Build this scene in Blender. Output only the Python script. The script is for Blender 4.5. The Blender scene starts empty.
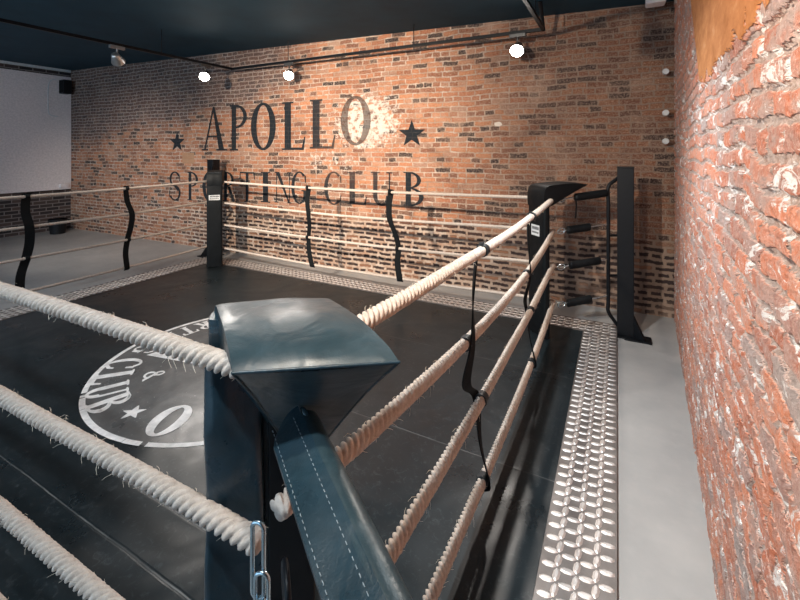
import bpy, bmesh, math, random
from mathutils import Vector, Matrix, noise
random.seed(7)
C = bpy.context.scene.collection
S = bpy.context.scene
R = math.radians
H = 1.75

# ---------------------------------------------------------------- camera
cd = bpy.data.cameras.new('camera'); cam = bpy.data.objects.new('camera', cd); C.objects.link(cam)
cam.location = (0, 0, H); cam.rotation_euler = (R(90), 0, R(27.5))
cd.sensor_width = 36; cd.lens = 417 / 800 * 36; cd.shift_y = -150 / 800; cd.clip_start = .02
S.camera = cam
# ---------------------------------------------------------------- world, exposure
w = bpy.data.worlds.new('world'); S.world = w; w.use_nodes = True
w.node_tree.nodes['Background'].inputs[0].default_value = (.46, .68, .90, 1)
w.node_tree.nodes['Background'].inputs[1].default_value = 1.15
S.view_settings.view_transform = 'Standard'; S.view_settings.look = 'None'
S.view_settings.gamma = 1; S.view_settings.use_curve_mapping = False
S.view_settings.exposure = 0.85

def aim(o, target):
    o.rotation_euler = (Vector(target) - Vector(o.location)).to_track_quat('-Z', 'Y').to_euler()

# ---------------------------------------------------------------- lamps of the ceiling track: (head position, target, power, cone, colour)
TZ = 3.06                                     # height of the track
WARM = (1, .86, .70); NEUT = (1, .93, .86); COOL = (.80, .92, 1)
TL, TR, TN, TB = -5.60, -.72, -.55, 4.80      # the track's left, right, near and back runs
LAMPS = [
    # along, run,  target,              watt, cone, colour, label
    ((TL, 4.29), (-3.4, 1.6, 0), 70, 120, NEUT, 'lit ceiling spotlight over the painted letter A, the largest glare at the back left'),
    ((-4.38, TB), (-2.6, 1.9, 0), 40, 120, NEUT, 'lit ceiling spotlight above the letters L on the back track'),
    ((-1.00, TB), (-.9, 1.6, 0), 55, 115, NEUT, 'lit ceiling spotlight at the right end of the back track'),
    ((TL, 3.02), (-7.5, 5, 1.4), 0, 60, NEUT, 'unlit metallic ceiling spotlight on the left track nearest the white wall'),
    ((-3.30, TN), (-3.9, 5.0, 1.65), 1000, 64, WARM, 'lit ceiling spotlight on the near track aimed at the painted lettering'),
    ((-1.75, TN), (-1.9, 5.1, 1.5), 360, 74, WARM, 'lit ceiling spotlight on the near track aimed at the brick right of the lettering'),
    ((TR, .35), (.45, 1.9, 1.1), 105, 110, WARM, 'lit ceiling spotlight on the right track aimed at the rough right wall'),
    ((TR, 2.30), (-.1, 2.6, 0), 115, 125, COOL, 'added unseen fill spotlight on the right track pointing down at the tread plate'),  # added above the view to brighten the floor strip and plate
    ((TR, -.10), (-1.3, 1.0, 0), 60, 125, COOL, 'added unseen fill spotlight on the right track over the near corner, pointing down'),  # added fill from overhead for the near corner
    ((-4.70, TN), (-4.4, 1.6, 0), 120, 120, COOL, 'added unseen fill spotlight on the near track pointing down at the mat'),  # added cool fill behind the view, for mat and near ropes
    ((TL, .75), (-8.4, 4.9, .7), 330, 58, NEUT, 'lit ceiling spotlight on the left track aimed at the far left corner'),
]

# ---------------------------------------------------------------- helpers
def link(o, parent=None):
    C.objects.link(o)
    if parent: o.parent = parent
    return o
def obj(name, bm, mat, parent=None, smooth=None, bev=0, keep=False):
    me = bpy.data.meshes.new(name)
    if not keep: bmesh.ops.recalc_face_normals(bm, faces=bm.faces)
    bm.to_mesh(me); bm.free()
    o = bpy.data.objects.new(name, me); link(o, parent)
    me.materials.append(mat)
    if smooth is not None:
        for p in me.polygons: p.use_smooth = True
        if smooth < 180: me.set_sharp_from_angle(angle=R(smooth))
    if bev:
        m = o.modifiers.new('bevel', 'BEVEL'); m.width = bev; m.segments = 3; m.limit_method = 'ANGLE'; m.angle_limit = R(35)
    return o
def tag(o, label, cat, group=None, kind=None):
    o['label'] = label; o['category'] = cat
    if group: o['group'] = group
    if kind: o['kind'] = kind
    return o
def thing(name, label, cat, loc=(0, 0, 0), rz=0, group=None):
    o = bpy.data.objects.new(name, None); o.empty_display_size = .1; link(o)
    o.location = loc; o.rotation_euler = (0, 0, rz)
    return tag(o, label, cat, group)
def struct(o): o['kind'] = 'structure'; return o
def box(bm, c, s, m=None):
    v = []
    for i in (-1, 1):
        for j in (-1, 1):
            for k in (-1, 1):
                p = Vector((c[0] + i * s[0] / 2, c[1] + j * s[1] / 2, c[2] + k * s[2] / 2))
                v.append(bm.verts.new(m @ p if m else p))
    for f in ((0, 1, 3, 2), (4, 6, 7, 5), (0, 4, 5, 1), (2, 3, 7, 6), (0, 2, 6, 4), (1, 5, 7, 3)):
        bm.faces.new([v[i] for i in f])
def BX(*cs):
    bm = bmesh.new()
    for c, s in cs: box(bm, c, s)
    return bm
def frames(pts):
    pts = [Vector(p) for p in pts]; out = []
    up = None
    for i, p in enumerate(pts):
        t = (pts[min(i + 1, len(pts) - 1)] - pts[max(i - 1, 0)]).normalized()
        if up is None:
            up = Vector((0, 0, 1)) if abs(t.z) < .9 else Vector((1, 0, 0))
        s = t.cross(up).normalized(); up = s.cross(t).normalized()
        out.append((p, s, up))
    return out
def tube(bm, pts, r, n=10, cap=True):
    rings = []
    fr = frames(pts)
    for i, (p, s, u) in enumerate(fr):
        rr = r[i] if isinstance(r, (list, tuple)) else r
        rings.append([bm.verts.new(p + (s * math.cos(2 * math.pi * k / n) + u * math.sin(2 * math.pi * k / n)) * rr) for k in range(n)])
    for a, b in zip(rings, rings[1:]):
        for k in range(n): bm.faces.new((a[k], a[(k + 1) % n], b[(k + 1) % n], b[k]))
    if cap: bm.faces.new(rings[0][::-1]); bm.faces.new(rings[-1])
def TB_(*a, **k):
    bm = bmesh.new(); tube(bm, *a, **k); return bm
def torus_path(c, ax, ay, ra, rb, n=28):
    c, ax, ay = Vector(c), Vector(ax), Vector(ay)
    return [c + ax * ra * math.cos(2 * math.pi * i / n) + ay * rb * math.sin(2 * math.pi * i / n) for i in range(n + 1)]
def smooth_path(P, n=10):
    P = [Vector(p) for p in P]; out = []
    for i in range(len(P) - 1):
        a, b, c, d = P[max(i - 1, 0)], P[i], P[i + 1], P[min(i + 2, len(P) - 1)]
        for k in range(n):
            t = k / n
            out.append(.5 * ((2 * b) + (c - a) * t + (2 * a - 5 * b + 4 * c - d) * t * t + (3 * b - a - 3 * c + d) * t ** 3))
    out.append(P[-1]); return out

# ---------------------------------------------------------------- materials
class NT:
    def __init__(s, name):
        s.m = bpy.data.materials.new(name); s.m.use_nodes = True
        s.t = s.m.node_tree; s.b = s.t.nodes['Principled BSDF']; s.out = s.t.nodes['Material Output']
        s.co = s.n('ShaderNodeTexCoord').outputs['Object']
    def n(s, ty, **kw):
        nd = s.t.nodes.new(ty)
        for k, v in kw.items():
            if k.startswith('i_'):
                nd.inputs[k[2:].replace('_', ' ')].default_value = v
            else: setattr(nd, k, v)
        return nd
    def l(s, a, b): s.t.links.new(a, b)
    def set(s, sock, v):
        if hasattr(v, 'is_linked') or isinstance(v, bpy.types.NodeSocket): s.l(v, sock)
        else: sock.default_value = v
    def math(s, op, a, b=0, c=0, clamp=False):
        nd = s.n('ShaderNodeMath', operation=op, use_clamp=clamp)
        s.set(nd.inputs[0], a); s.set(nd.inputs[1], b); s.set(nd.inputs[2], c)
        return nd.outputs[0]
    def noise(s, scale, detail=3, rough=.55, vec=None, dist=0):
        nd = s.n('ShaderNodeTexNoise'); nd.inputs['Scale'].default_value = scale
        nd.inputs['Detail'].default_value = detail; nd.inputs['Roughness'].default_value = rough; nd.inputs['Distortion'].default_value = dist
        s.l(vec if vec is not None else s.co, nd.inputs['Vector']); return nd
    def ramp(s, fac, stops, interp='LINEAR'):
        nd = s.n('ShaderNodeValToRGB'); cr = nd.color_ramp; cr.interpolation = interp
        while len(cr.elements) < len(stops): cr.elements.new(.5)
        for e, (p, c) in zip(cr.elements, stops):
            e.position = p; e.color = (c, c, c, 1) if isinstance(c, (int, float)) else (*c, 1)
        s.l(fac, nd.inputs[0]); return nd.outputs[0]
    def mix(s, f, a, b, blend='MIX'):
        nd = s.n('ShaderNodeMix', data_type='RGBA', blend_type=blend)
        s.set(nd.inputs['Factor'], f)
        for k, v in (('A', a), ('B', b)):
            i = [q for q in nd.inputs if q.name == k and q.type == 'RGBA'][0]
            s.set(i, v if isinstance(v, bpy.types.NodeSocket) else (*v, 1))
        return [q for q in nd.outputs if q.type == 'RGBA'][0]
    def smooth(s, v, a, b):
        nd = s.n('ShaderNodeMapRange', interpolation_type='SMOOTHSTEP'); nd.clamp = True
        s.l(v, nd.inputs[0]); nd.inputs[1].default_value = a; nd.inputs[2].default_value = b
        return nd.outputs[0]
    def bump(s, h, st, d=.01):
        nd = s.n('ShaderNodeBump'); nd.inputs['Strength'].default_value = st; nd.inputs['Distance'].default_value = d
        s.l(h, nd.inputs['Height']); s.l(nd.outputs[0], s.b.inputs['Normal'])
def plain(name, col, rough=.5, metal=0, nz=.12, scale=30, bump=0, spec=.5, emit=0):
    t = NT(name)
    n = t.noise(scale, 4)
    c = t.mix(t.ramp(n.outputs[0], [(.3, 0), (.7, 1)]), [x * (1 - nz) for x in col], [min(1, x * (1 + nz)) for x in col])
    t.l(c, t.b.inputs['Base Color']); t.b.inputs['Roughness'].default_value = rough; t.b.inputs['Metallic'].default_value = metal
    t.b.inputs['Specular IOR Level'].default_value = spec
    if bump: t.bump(n.outputs[0], bump, .004)
    if emit:
        t.b.inputs['Emission Color'].default_value = (1, .95, .88, 1); t.b.inputs['Emission Strength'].default_value = emit
    return t.m
M = {}
M['black_steel'] = plain('black_painted_steel', (.004, .005, .007), .45, 0, .2, spec=.25)
M['black_plastic'] = plain('black_plastic', (.006, .007, .009), .5, spec=.3)
M['lamp_metal'] = plain('lamp_metal', (.10, .10, .10), .4, .6)
M['lamp_silver'] = plain('lamp_silver', (.45, .45, .45), .35, .8)
M['bulb'] = plain('glowing_bulb', (1, .95, .9), .5, emit=30)
M['bulb_off'] = plain('unlit_bulb', (.3, .3, .3), .2)
M['zinc'] = plain('galvanised_steel', (.50, .62, .68), .24, 1, .15, 60)
M['strap'] = plain('black_webbing', (.004, .005, .006), .8, 0, .3, 200, .3, spec=.2)
M['tape'] = plain('dark_rope_tape', (.012, .018, .022), .5, 0, .3, 90)
M['white_paint'] = plain('white_paint', (.84, .77, .76), .6)
M['label_white'] = plain('label_white', (.62, .62, .62), .5)
M['label_ink'] = plain('label_ink', (.06, .06, .06), .5)
M['thread'] = plain('stitching_thread', (.20, .24, .26), .6)
M['trim_white'] = plain('pale_trim', (.62, .66, .68), .5)

def vinyl(name, col, rough, wr=.25, spec=.5):
    t = NT(name); t.b.inputs['Specular IOR Level'].default_value = spec
    a = t.noise(7, 3, .5, dist=.6); b = t.noise(260, 2)
    t.l(t.mix(t.ramp(t.noise(16, 5, .65).outputs[0], [(.35, 0), (.75, 1)]), col, [x * 1.6 for x in col]), t.b.inputs['Base Color'])
    t.l(t.ramp(t.noise(11, 4).outputs[0], [(.3, rough - .07), (.7, rough + .1)]), t.b.inputs['Roughness'])
    t.bump(t.math('ADD', t.math('MULTIPLY', a.outputs[0], 1.0), t.math('MULTIPLY', b.outputs[0], .04)), wr, .03)
    return t.m
M['vinyl'] = vinyl('dark_teal_vinyl', (.011, .026, .036), .32, .35)
M['vinyl_top'] = vinyl('paler_teal_vinyl', (.016, .032, .040), .36, .26)  # slightly paler teal, for the pad top and foreground sleeve
M['vinyl_black'] = vinyl('black_vinyl', (.003, .004, .005), .5, .1, .2)

def rope_mat():
    t = NT('natural_hemp_rope')
    n = t.noise(55, 5, .7); f = t.noise(420, 3, .7)
    c = t.ramp(n.outputs[0], [(.25, (.44, .35, .29)), (.5, (.64, .54, .465)), (.75, (.76, .68, .61))])
    c = t.mix(t.math('MULTIPLY', f.outputs[0], .35), c, (.34, .24, .17))
    t.l(c, t.b.inputs['Base Color']); t.b.inputs['Roughness'].default_value = .9
    t.bump(f.outputs[0], .5, .003); return t.m
M['rope'] = rope_mat()
M['fibre'] = plain('loose_rope_fibre', (.70, .60, .48), .8)

def brick_mat(name, kind, paint=False):
    t = NT(name)
    sep = t.n('ShaderNodeSeparateXYZ'); t.l(t.co, sep.inputs[0]); X, Y, Z = sep.outputs
    cb = t.n('ShaderNodeCombineXYZ'); t.l(X, cb.inputs[0]); t.l(Z, cb.inputs[1]); flat = cb.outputs[0]
    wob = t.noise(3.1 if kind != 'right' else 2.2, 2, .5, flat); wob2 = t.noise(30, 4, .7, flat)
    def off(nd, amt):
        v = t.n('ShaderNodeVectorMath', operation='SUBTRACT'); t.l(nd.outputs['Color'], v.inputs[0]); v.inputs[1].default_value = (.5, .5, .5)
        m = t.n('ShaderNodeVectorMath', operation='SCALE'); t.l(v.outputs[0], m.inputs[0]); m.inputs['Scale'].default_value = amt
        return m.outputs[0]
    ad = t.n('ShaderNodeVectorMath', operation='ADD'); t.l(flat, ad.inputs[0]); t.l(off(wob, .05 if kind != 'right' else .11), ad.inputs[1])
    ad2 = t.n('ShaderNodeVectorMath', operation='ADD'); t.l(ad.outputs[0], ad2.inputs[0]); t.l(off(wob2, .036 if kind != 'right' else .034), ad2.inputs[1])
    vec = ad2.outputs[0]
    big = t.noise(.8, 3, .6, flat)
    br = t.n('ShaderNodeTexBrick', offset=.5, squash=.55, squash_frequency=3)
    br.inputs['Color1'].default_value = (0, 0, 0, 1); br.inputs['Color2'].default_value = (1, 1, 1, 1); br.inputs['Mortar'].default_value = (.5, .5, .5, 1)
    br.inputs['Scale'].default_value = 1; br.inputs['Bias'].default_value = 0
    br.inputs['Mortar Smooth'].default_value = .35
    br.inputs['Brick Width'].default_value = .215 if kind != 'right' else .235
    br.inputs['Row Height'].default_value = .066 if kind != 'right' else .073
    t.l(vec, br.inputs['Vector'])
    rnd = br.outputs['Color']; mor = br.outputs['Fac']
    fine = t.noise(38, 5, .7, flat); mid = t.noise(9, 4, .6, flat)
    if kind == 'right':
        blot = t.noise(7, 6, .75, flat, .9)
        br.inputs['Mortar Size'].default_value = .013
        col = t.ramp(rnd, [(.0, (.36, .12, .075)), (.3, (.54, .17, .09)), (.6, (.62, .23, .13)), (.85, (.42, .18, .13)), (1, (.34, .27, .25))])
        col = t.mix(t.math('MULTIPLY', t.ramp(fine.outputs[0], [(.46, 0), (.66, 1)]), .45), col, (.60, .36, .28))
        mcol = t.ramp(fine.outputs[0], [(.3, (.26, .14, .10)), (.5, (.40, .29, .24)), (.72, (.62, .53, .48))])
        col = t.mix(mor, col, mcol)
        col = t.mix(t.math('MULTIPLY', t.ramp(blot.outputs[0], [(.48, 0), (.58, 1)]), .42), col, (.42, .30, .26))
        col = t.mix(t.math('MULTIPLY', t.ramp(t.noise(60, 5, .8, flat).outputs[0], [(.52, 0), (.64, 1)]), .45), col, (.74, .58, .52))
        col = t.mix(t.math('MULTIPLY', t.ramp(blot.outputs[0], [(.30, 1), (.40, 0)]), .6), col, (.16, .08, .06))
        # grey and white lime smears, stretched along the courses
        mp = t.n('ShaderNodeMapping'); mp.inputs['Scale'].default_value = (1.0, 2.1, 1); mp.inputs['Rotation'].default_value = (0, 0, R(28)); t.l(flat, mp.inputs[0])
        sm = t.noise(4.2, 6, .68, mp.outputs[0], .5)
        col = t.mix(t.math('MULTIPLY', t.ramp(sm.outputs[0], [(.50, 0), (.60, 1)]), .6), col, (.40, .33, .30))
        sm2 = t.noise(5.5, 7, .75, mp.outputs[0], .8)
        col = t.mix(t.math('MULTIPLY', t.ramp(sm2.outputs[0], [(.565, 0), (.60, 1)]), .9), col, (.80, .76, .73))
        # smooth orange plaster in the top far corner: above a ragged slanting edge
        edge = t.math('SUBTRACT', Z, t.math('ADD', 2.08, t.math('MULTIPLY', t.math('SUBTRACT', mid.outputs[0], .5), .22)))
        inx = t.math('SUBTRACT', 2.62, X)
        slope = t.math('SUBTRACT', edge, t.math('MULTIPLY', t.math('SUBTRACT', 1.75, X, clamp=True), -.0))
        pl = t.math('MULTIPLY', t.smooth(slope, 0, .012), t.smooth(t.math('ADD', inx, t.math('MULTIPLY', t.math('SUBTRACT', Z, 2.13), .9)), 0, .02))
        pcol = t.ramp(t.noise(6, 5, .7, mp.outputs[0]).outputs[0], [(.3, (.36, .125, .035)), (.6, (.52, .21, .075)), (.85, (.62, .36, .20))])
        col = t.mix(pl, col, pcol)
        inv = t.math('SUBTRACT', 1, mor)
        h = t.math('ADD', t.math('MULTIPLY', inv, .55), t.math('ADD', t.math('MULTIPLY', mid.outputs[0], .7), t.math('MULTIPLY', fine.outputs[0], .35)))
        h = t.math('ADD', h, t.math('MULTIPLY', t.math('SUBTRACT', rnd, .5), .25))
        hm = t.n('ShaderNodeMix', data_type='FLOAT'); t.l(pl, hm.inputs[0]); t.l(h, hm.inputs[2]); hm.inputs[3].default_value = 1.45
        dp = t.n('ShaderNodeDisplacement'); dp.inputs['Scale'].default_value = .023; dp.inputs['Midlevel'].default_value = .9
        t.l(hm.outputs[0], dp.inputs['Height']); t.l(dp.outputs[0], t.out.inputs['Displacement'])
        t.m.displacement_method = 'BOTH'
    else:
        # worn lower band: wide pale joints, dark sunken bricks
        low = t.smooth(t.math('ADD', Z, t.math('MULTIPLY', t.math('SUBTRACT', mid.outputs[0], .5), .25)), .86, .66)
        lf = t.smooth(X, 2.6, 4.0)
        lowr = t.math('MULTIPLY', low, t.math('ADD', .25, t.math('MULTIPLY', lf, .75)))
        ms = t.math('ADD', .0098, t.math('MULTIPLY', lowr, .0100)); t.l(ms, br.inputs['Mortar Size'])
        col = t.ramp(rnd, [(0, (.016, .014, .018)), (.12, (.055, .032, .028)), (.24, (.22, .085, .05)), (.5, (.42, .15, .072)), (.75, (.52, .21, .10)), (1, (.36, .20, .14))])
        # darker bricks at the upper left; weaker lamplight painted brown at the right end
        ul = t.math('MULTIPLY', t.smooth(t.math('ADD', t.math('ADD', Z, t.math('MULTIPLY', X, -.13)), t.math('MULTIPLY', t.math('SUBTRACT', big.outputs[0], .5), 1.0)), 1.75, 2.15), t.smooth(X, 6.2, 4.8))
        col = t.mix(t.math('MULTIPLY', ul, .86), col, (.055, .038, .042))
        rt = t.smooth(X, 7.7, 9.4)
        col = t.mix(t.math('MULTIPLY', rt, .6), col, (.050, .024, .020))
        col = t.mix(t.math('MULTIPLY', t.ramp(fine.outputs[0], [(.48, 0), (.75, 1)]), .45), col, (.56, .38, .27))
        mcol = t.ramp(mid.outputs[0], [(.3, (.42, .32, .25)), (.7, (.70, .57, .47))])
        st = t.noise(6, 5, .7, flat, 1.0)
        mcol = t.mix(t.math('MULTIPLY', t.ramp(st.outputs[0], [(.42, 0), (.6, 1)]), .75), mcol, (.36, .19, .115))
        mcol = t.mix(rt, mcol, (.27, .19, .145))
        mcol = t.mix(t.math('MULTIPLY', ul, .6), mcol, (.30, .25, .24))
        chip = t.noise(75, 4, .75, flat)
        col = t.mix(t.math('MULTIPLY', t.ramp(chip.outputs[0], [(.52, 0), (.62, 1)]), .50), col, (.60, .46, .36))
        col = t.mix(t.math('MULTIPLY', t.ramp(t.noise(52, 4, .7, flat).outputs[0], [(.56, 0), (.66, 1)]), .55), col, (.07, .038, .03))
        col = t.mix(lowr, col, t.mix(t.math('GREATER_THAN', rnd, .8), (.045, .030, .028), (.26, .13, .08)))
        col = t.mix(mor, col, mcol)
        vr = t.noise(1.9, 6, .7, flat, .6)
        col = t.mix(t.math('MULTIPLY', t.ramp(vr.outputs[0], [(.30, 1), (.46, 0)]), .45), col, (.09, .05, .04))
        col = t.mix(t.math('MULTIPLY', t.ramp(vr.outputs[0], [(.54, 0), (.70, 1)]), .35), col, (.60, .40, .29))
        # lime-white blotches
        tot = None
        for cx, cz, rx, rz, k in ((6.8, 2.15, .95, .72, .80), (6.2, 1.58, 1.1, .34, .60), (1.9, .72, 1.2, .36, .52), (2.6, 1.15, .9, .25, .36), (5.9, .92, .4, .2, .36), (8.68, 2.07, .07, .04, 1.2), (8.3, 1.3, .5, .1, .3), (7.36, .62, .13, .11, .5)):
            dx = t.math('DIVIDE', t.math('SUBTRACT', X, cx), rx); dz = t.math('DIVIDE', t.math('SUBTRACT', Z, cz), rz)
            d = t.math('SQRT', t.math('ADD', t.math('MULTIPLY', dx, dx), t.math('MULTIPLY', dz, dz)))
            m_ = t.math('MULTIPLY', t.smooth(d, 1.2, .25), k)
            tot = m_ if tot is None else t.math('MAXIMUM', tot, m_)
        wn = t.noise(13, 5, .75, flat)
        wm = t.smooth(t.math('ADD', tot, t.math('MULTIPLY', t.math('SUBTRACT', wn.outputs[0], .5), 1.9)), .60, .85)
        wm = t.math('MULTIPLY', wm, t.math('GREATER_THAN', tot, .02))
        if paint: wm = t.math('MULTIPLY', wm, .6)
        col = t.mix(t.math('MULTIPLY', wm, .82), col, (.78, .70, .62))
        # bare rectangle of tan render
        rect = t.math('MULTIPLY', t.math('LESS_THAN', t.math('ABSOLUTE', t.math('SUBTRACT', X, 3.02)), .16), t.math('LESS_THAN', t.math('ABSOLUTE', t.math('SUBTRACT', Z, 1.60)), .10))
        col = t.mix(t.math('MULTIPLY', rect, .9), col, (.42, .24, .14))
        if paint:
            wear = t.ramp(t.noise(15, 5, .7, flat).outputs[0], [(.30, .86), (.40, 1)])
            fade = t.math('MULTIPLY', wear, t.math('SUBTRACT', 1, t.math('MULTIPLY', t.math('MULTIPLY', t.smooth(X, 5.5, 6.6), t.smooth(X, 7.3, 7.0)), t.math('ADD', .08, t.math('MULTIPLY', tot, .30)))))
            fade = t.math('MULTIPLY', fade, t.math('SUBTRACT', 1, t.math('MULTIPLY', mor, .03)))
            col = t.mix(fade, col, (.017, .021, .026))
        inv = t.math('SUBTRACT', 1, mor)
        h = t.math('ADD', t.math('MULTIPLY', inv, t.math('SUBTRACT', 1, t.math('MULTIPLY', lowr, 1.8))), t.math('ADD', t.math('MULTIPLY', fine.outputs[0], .7), t.math('MULTIPLY', mid.outputs[0], .6)))
        t.bump(h, .75, .014)
    t.l(col, t.b.inputs['Base Color']); t.b.inputs['Roughness'].default_value = .92
    t.b.inputs['Specular IOR Level'].default_value = .25
    return t.m
M['brick'] = brick_mat('old_brick', 'back')
M['brick_paint'] = brick_mat('painted_old_brick', 'back', True)
M['brick_right'] = brick_mat('rough_salmon_brick', 'right')
def dark_brick():
    t = NT('sooty_brick')
    sep = t.n('ShaderNodeSeparateXYZ'); t.l(t.co, sep.inputs[0]); cb = t.n('ShaderNodeCombineXYZ'); t.l(sep.outputs[0], cb.inputs[0]); t.l(sep.outputs[2], cb.inputs[1])
    br = t.n('ShaderNodeTexBrick'); br.inputs['Scale'].default_value = 1
    for k, v in (('Color1', (.02, .018, .02, 1)), ('Color2', (.10, .065, .055, 1)), ('Mortar', (.22, .19, .18, 1))): br.inputs[k].default_value = v
    for k, v in (('Brick Width', .23), ('Row Height', .074), ('Mortar Size', .009)): br.inputs[k].default_value = v
    t.l(cb.outputs[0], br.inputs['Vector']); t.l(br.outputs['Color'], t.b.inputs['Base Color'])
    iv = t.math('SUBTRACT', 1, br.outputs['Fac']); t.b.inputs['Roughness'].default_value = .9; t.bump(iv, .6, .01); return t.m
M['brick_left'] = dark_brick()

def floor_mat():
    t = NT('grey_screed')
    n = t.noise(1.3, 5, .6); f = t.noise(14, 6, .7)
    c = t.ramp(n.outputs[0], [(.3, (.30, .30, .30)), (.7, (.44, .43, .415))])
    c = t.mix(t.math('MULTIPLY', t.ramp(f.outputs[0], [(.5, 0), (.8, 1)]), .4), c, (.46, .44, .42))
    t.l(c, t.b.inputs['Base Color']); t.l(t.ramp(f.outputs[0], [(.3, .32), (.7, .55)]), t.b.inputs['Roughness']); t.bump(f.outputs[0], .12, .004)
    return t.m
M['floor'] = floor_mat()
M['ceiling'] = plain('dark_ceiling_paint', (.012, .046, .072), .7, 0, .15, 3, spec=.25)

def mat_mat():
    t = NT('worn_black_ring_vinyl')
    sep = t.n('ShaderNodeSeparateXYZ'); t.l(t.co, sep.inputs[0]); X, Y, Z = sep.outputs
    n = t.noise(2.2, 5, .62); f = t.noise(24, 7, .75, dist=1.2); g = t.noise(90, 4, .7)
    c = t.ramp(n.outputs[0], [(.3, (.008, .013, .016)), (.7, (.014, .021, .025))])
    sc = t.ramp(f.outputs[0], [(.54, 0), (.72, 1)])
    c = t.mix(t.math('MULTIPLY', sc, .45), c, (.085, .10, .108))
    # grey disc inside the emblem, reflection glare painted in as a paler tone
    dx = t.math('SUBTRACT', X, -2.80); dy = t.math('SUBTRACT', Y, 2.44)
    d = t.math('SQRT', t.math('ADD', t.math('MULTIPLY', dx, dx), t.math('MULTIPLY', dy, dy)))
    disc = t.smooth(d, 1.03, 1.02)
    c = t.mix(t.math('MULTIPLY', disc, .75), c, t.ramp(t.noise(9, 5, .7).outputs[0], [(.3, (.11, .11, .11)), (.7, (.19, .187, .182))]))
    spk = t.ramp(t.noise(70, 3, .6).outputs[0], [(.68, 0), (.71, 1)])
    c = t.mix(t.math('MULTIPLY', t.math('MULTIPLY', spk, disc), .5), c, (.6, .58, .56))
    hs = None
    for y0, k in ((1.05, .30), (1.275, .35), (2.30, .22), (3.40, .1)):
        a = t.math('ABSOLUTE', t.math('SUBTRACT', Y, t.math('ADD', y0, t.math('MULTIPLY', t.math('SUBTRACT', n.outputs[0], .5), .02))))
        ln = t.smooth(a, .0040, .0015)
        c = t.mix(t.math('MULTIPLY', ln, t.math('MULTIPLY', t.ramp(t.noise(3, 3).outputs[0], [(.4, .2), (.6, 1)]), k * 1.0)), c, (.50, .50, .49))
        hs = t.smooth(a, .012, .004) if hs is None else t.math('MAXIMUM', hs, t.smooth(a, .012, .004))
    t.l(c, t.b.inputs['Base Color'])
    t.b.inputs['Specular IOR Level'].default_value = .32
    t.l(t.ramp(n.outputs[0], [(.3, .24), (.7, .40)]), t.b.inputs['Roughness'])
    h = t.math('ADD', t.math('MULTIPLY', t.noise(1.7, 2, .4, dist=.8).outputs[0], 2.5), t.math('ADD', t.math('MULTIPLY', g.outputs[0], .02), t.math('MULTIPLY', hs, -.06)))
    t.bump(h, .35, .02); return t.m
M['mat'] = mat_mat()
M['print'] = plain('chalk_white_print', (.82, .80, .78), .5, 0, .2, 18)
def tread(name, c0, c1, metal, r0, r1):
    t = NT(name)
    n = t.noise(6, 4, .6); f = t.noise(120, 3)
    t.l(t.ramp(n.outputs[0], [(.3, c0), (.7, c1)]), t.b.inputs['Base Color'])
    t.b.inputs['Metallic'].default_value = metal
    t.l(t.ramp(f.outputs[0], [(.3, r0), (.7, r1)]), t.b.inputs['Roughness']); t.bump(f.outputs[0], .1, .002); return t.m
M['tread_top'] = tread('worn_bright_tread', (.62, .57, .54), (.80, .76, .73), .75, .38, .55)
M['tread'] = tread('dirty_aluminium_tread', (.15, .13, .12), (.27, .245, .23), .5, .45, .62)


# ================================================================ SETTING
def gridmesh(x0, x1, z0, z1, st):
    bm = bmesh.new()
    nx = max(1, round((x1 - x0) / st)); nz = max(1, round((z1 - z0) / st))
    v = [[bm.verts.new((x0 + (x1 - x0) * i / nx, 0, z0 + (z1 - z0) * k / nz)) for i in range(nx + 1)] for k in range(nz + 1)]
    for k in range(nz):
        for i in range(nx): bm.faces.new((v[k][i], v[k][i + 1], v[k + 1][i + 1], v[k + 1][i]))
    return bm
floor = struct(obj('floor', BX(((-5.5, 1.0, -.05), (13.0, 10, .1))), M['floor']))
# back wall: local x runs along the wall from its left end
P1 = Vector((-9.975, 4.9, 0)); P0 = Vector((.525, 5.16, 0)); ANG = math.atan2(P0.y - P1.y, P0.x - P1.x)
class BMK: pass
bm = bmesh.new(); box(bm, (4.8, .1, 1.85), (11.8, .2, 3.7))
wb = struct(obj('wall_back', bm, M['brick'])); wb.location = P1; wb.rotation_euler = (0, 0, ANG)
# right wall: displaced dense face with a solid body behind
wr = struct(obj('wall_right', BX(((2.0, -.16, 1.85), (9.4, .2, 3.7))), M['brick_left']))
ra = math.atan(.0565); wr.location = (.35 - 2.01 * .0565, 0, 0); wr.rotation_euler = (0, 0, R(90) - ra)
bm = gridmesh(.1, 5.12, .0, 3.55, .0105)
face = struct(obj('brick_face', bm, M['brick_right'], wr, 180, 0, True))
face.rotation_euler = (0, 0, 0)
for p in face.data.polygons: pass
face.data.flip_normals()
# left wall with its white upper board
wl = struct(obj('wall_left', BX(((0, -.1, 1.85), (9.4, .2, 3.7))), M['brick_left'])); wl.rotation_euler = (0, 0, R(90))
bd = struct(obj('white_panel', BX(((-.15, -.215, 2.145), (9.25, .03, 2.45))), M['white_paint'], wl, None, .006))
led = struct(obj('ledge', BX(((0.05, -.235, .905), (8.8, .07, .035))), M['white_paint'], wl))
wl.location = (-11.05, .4, 0)
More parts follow.
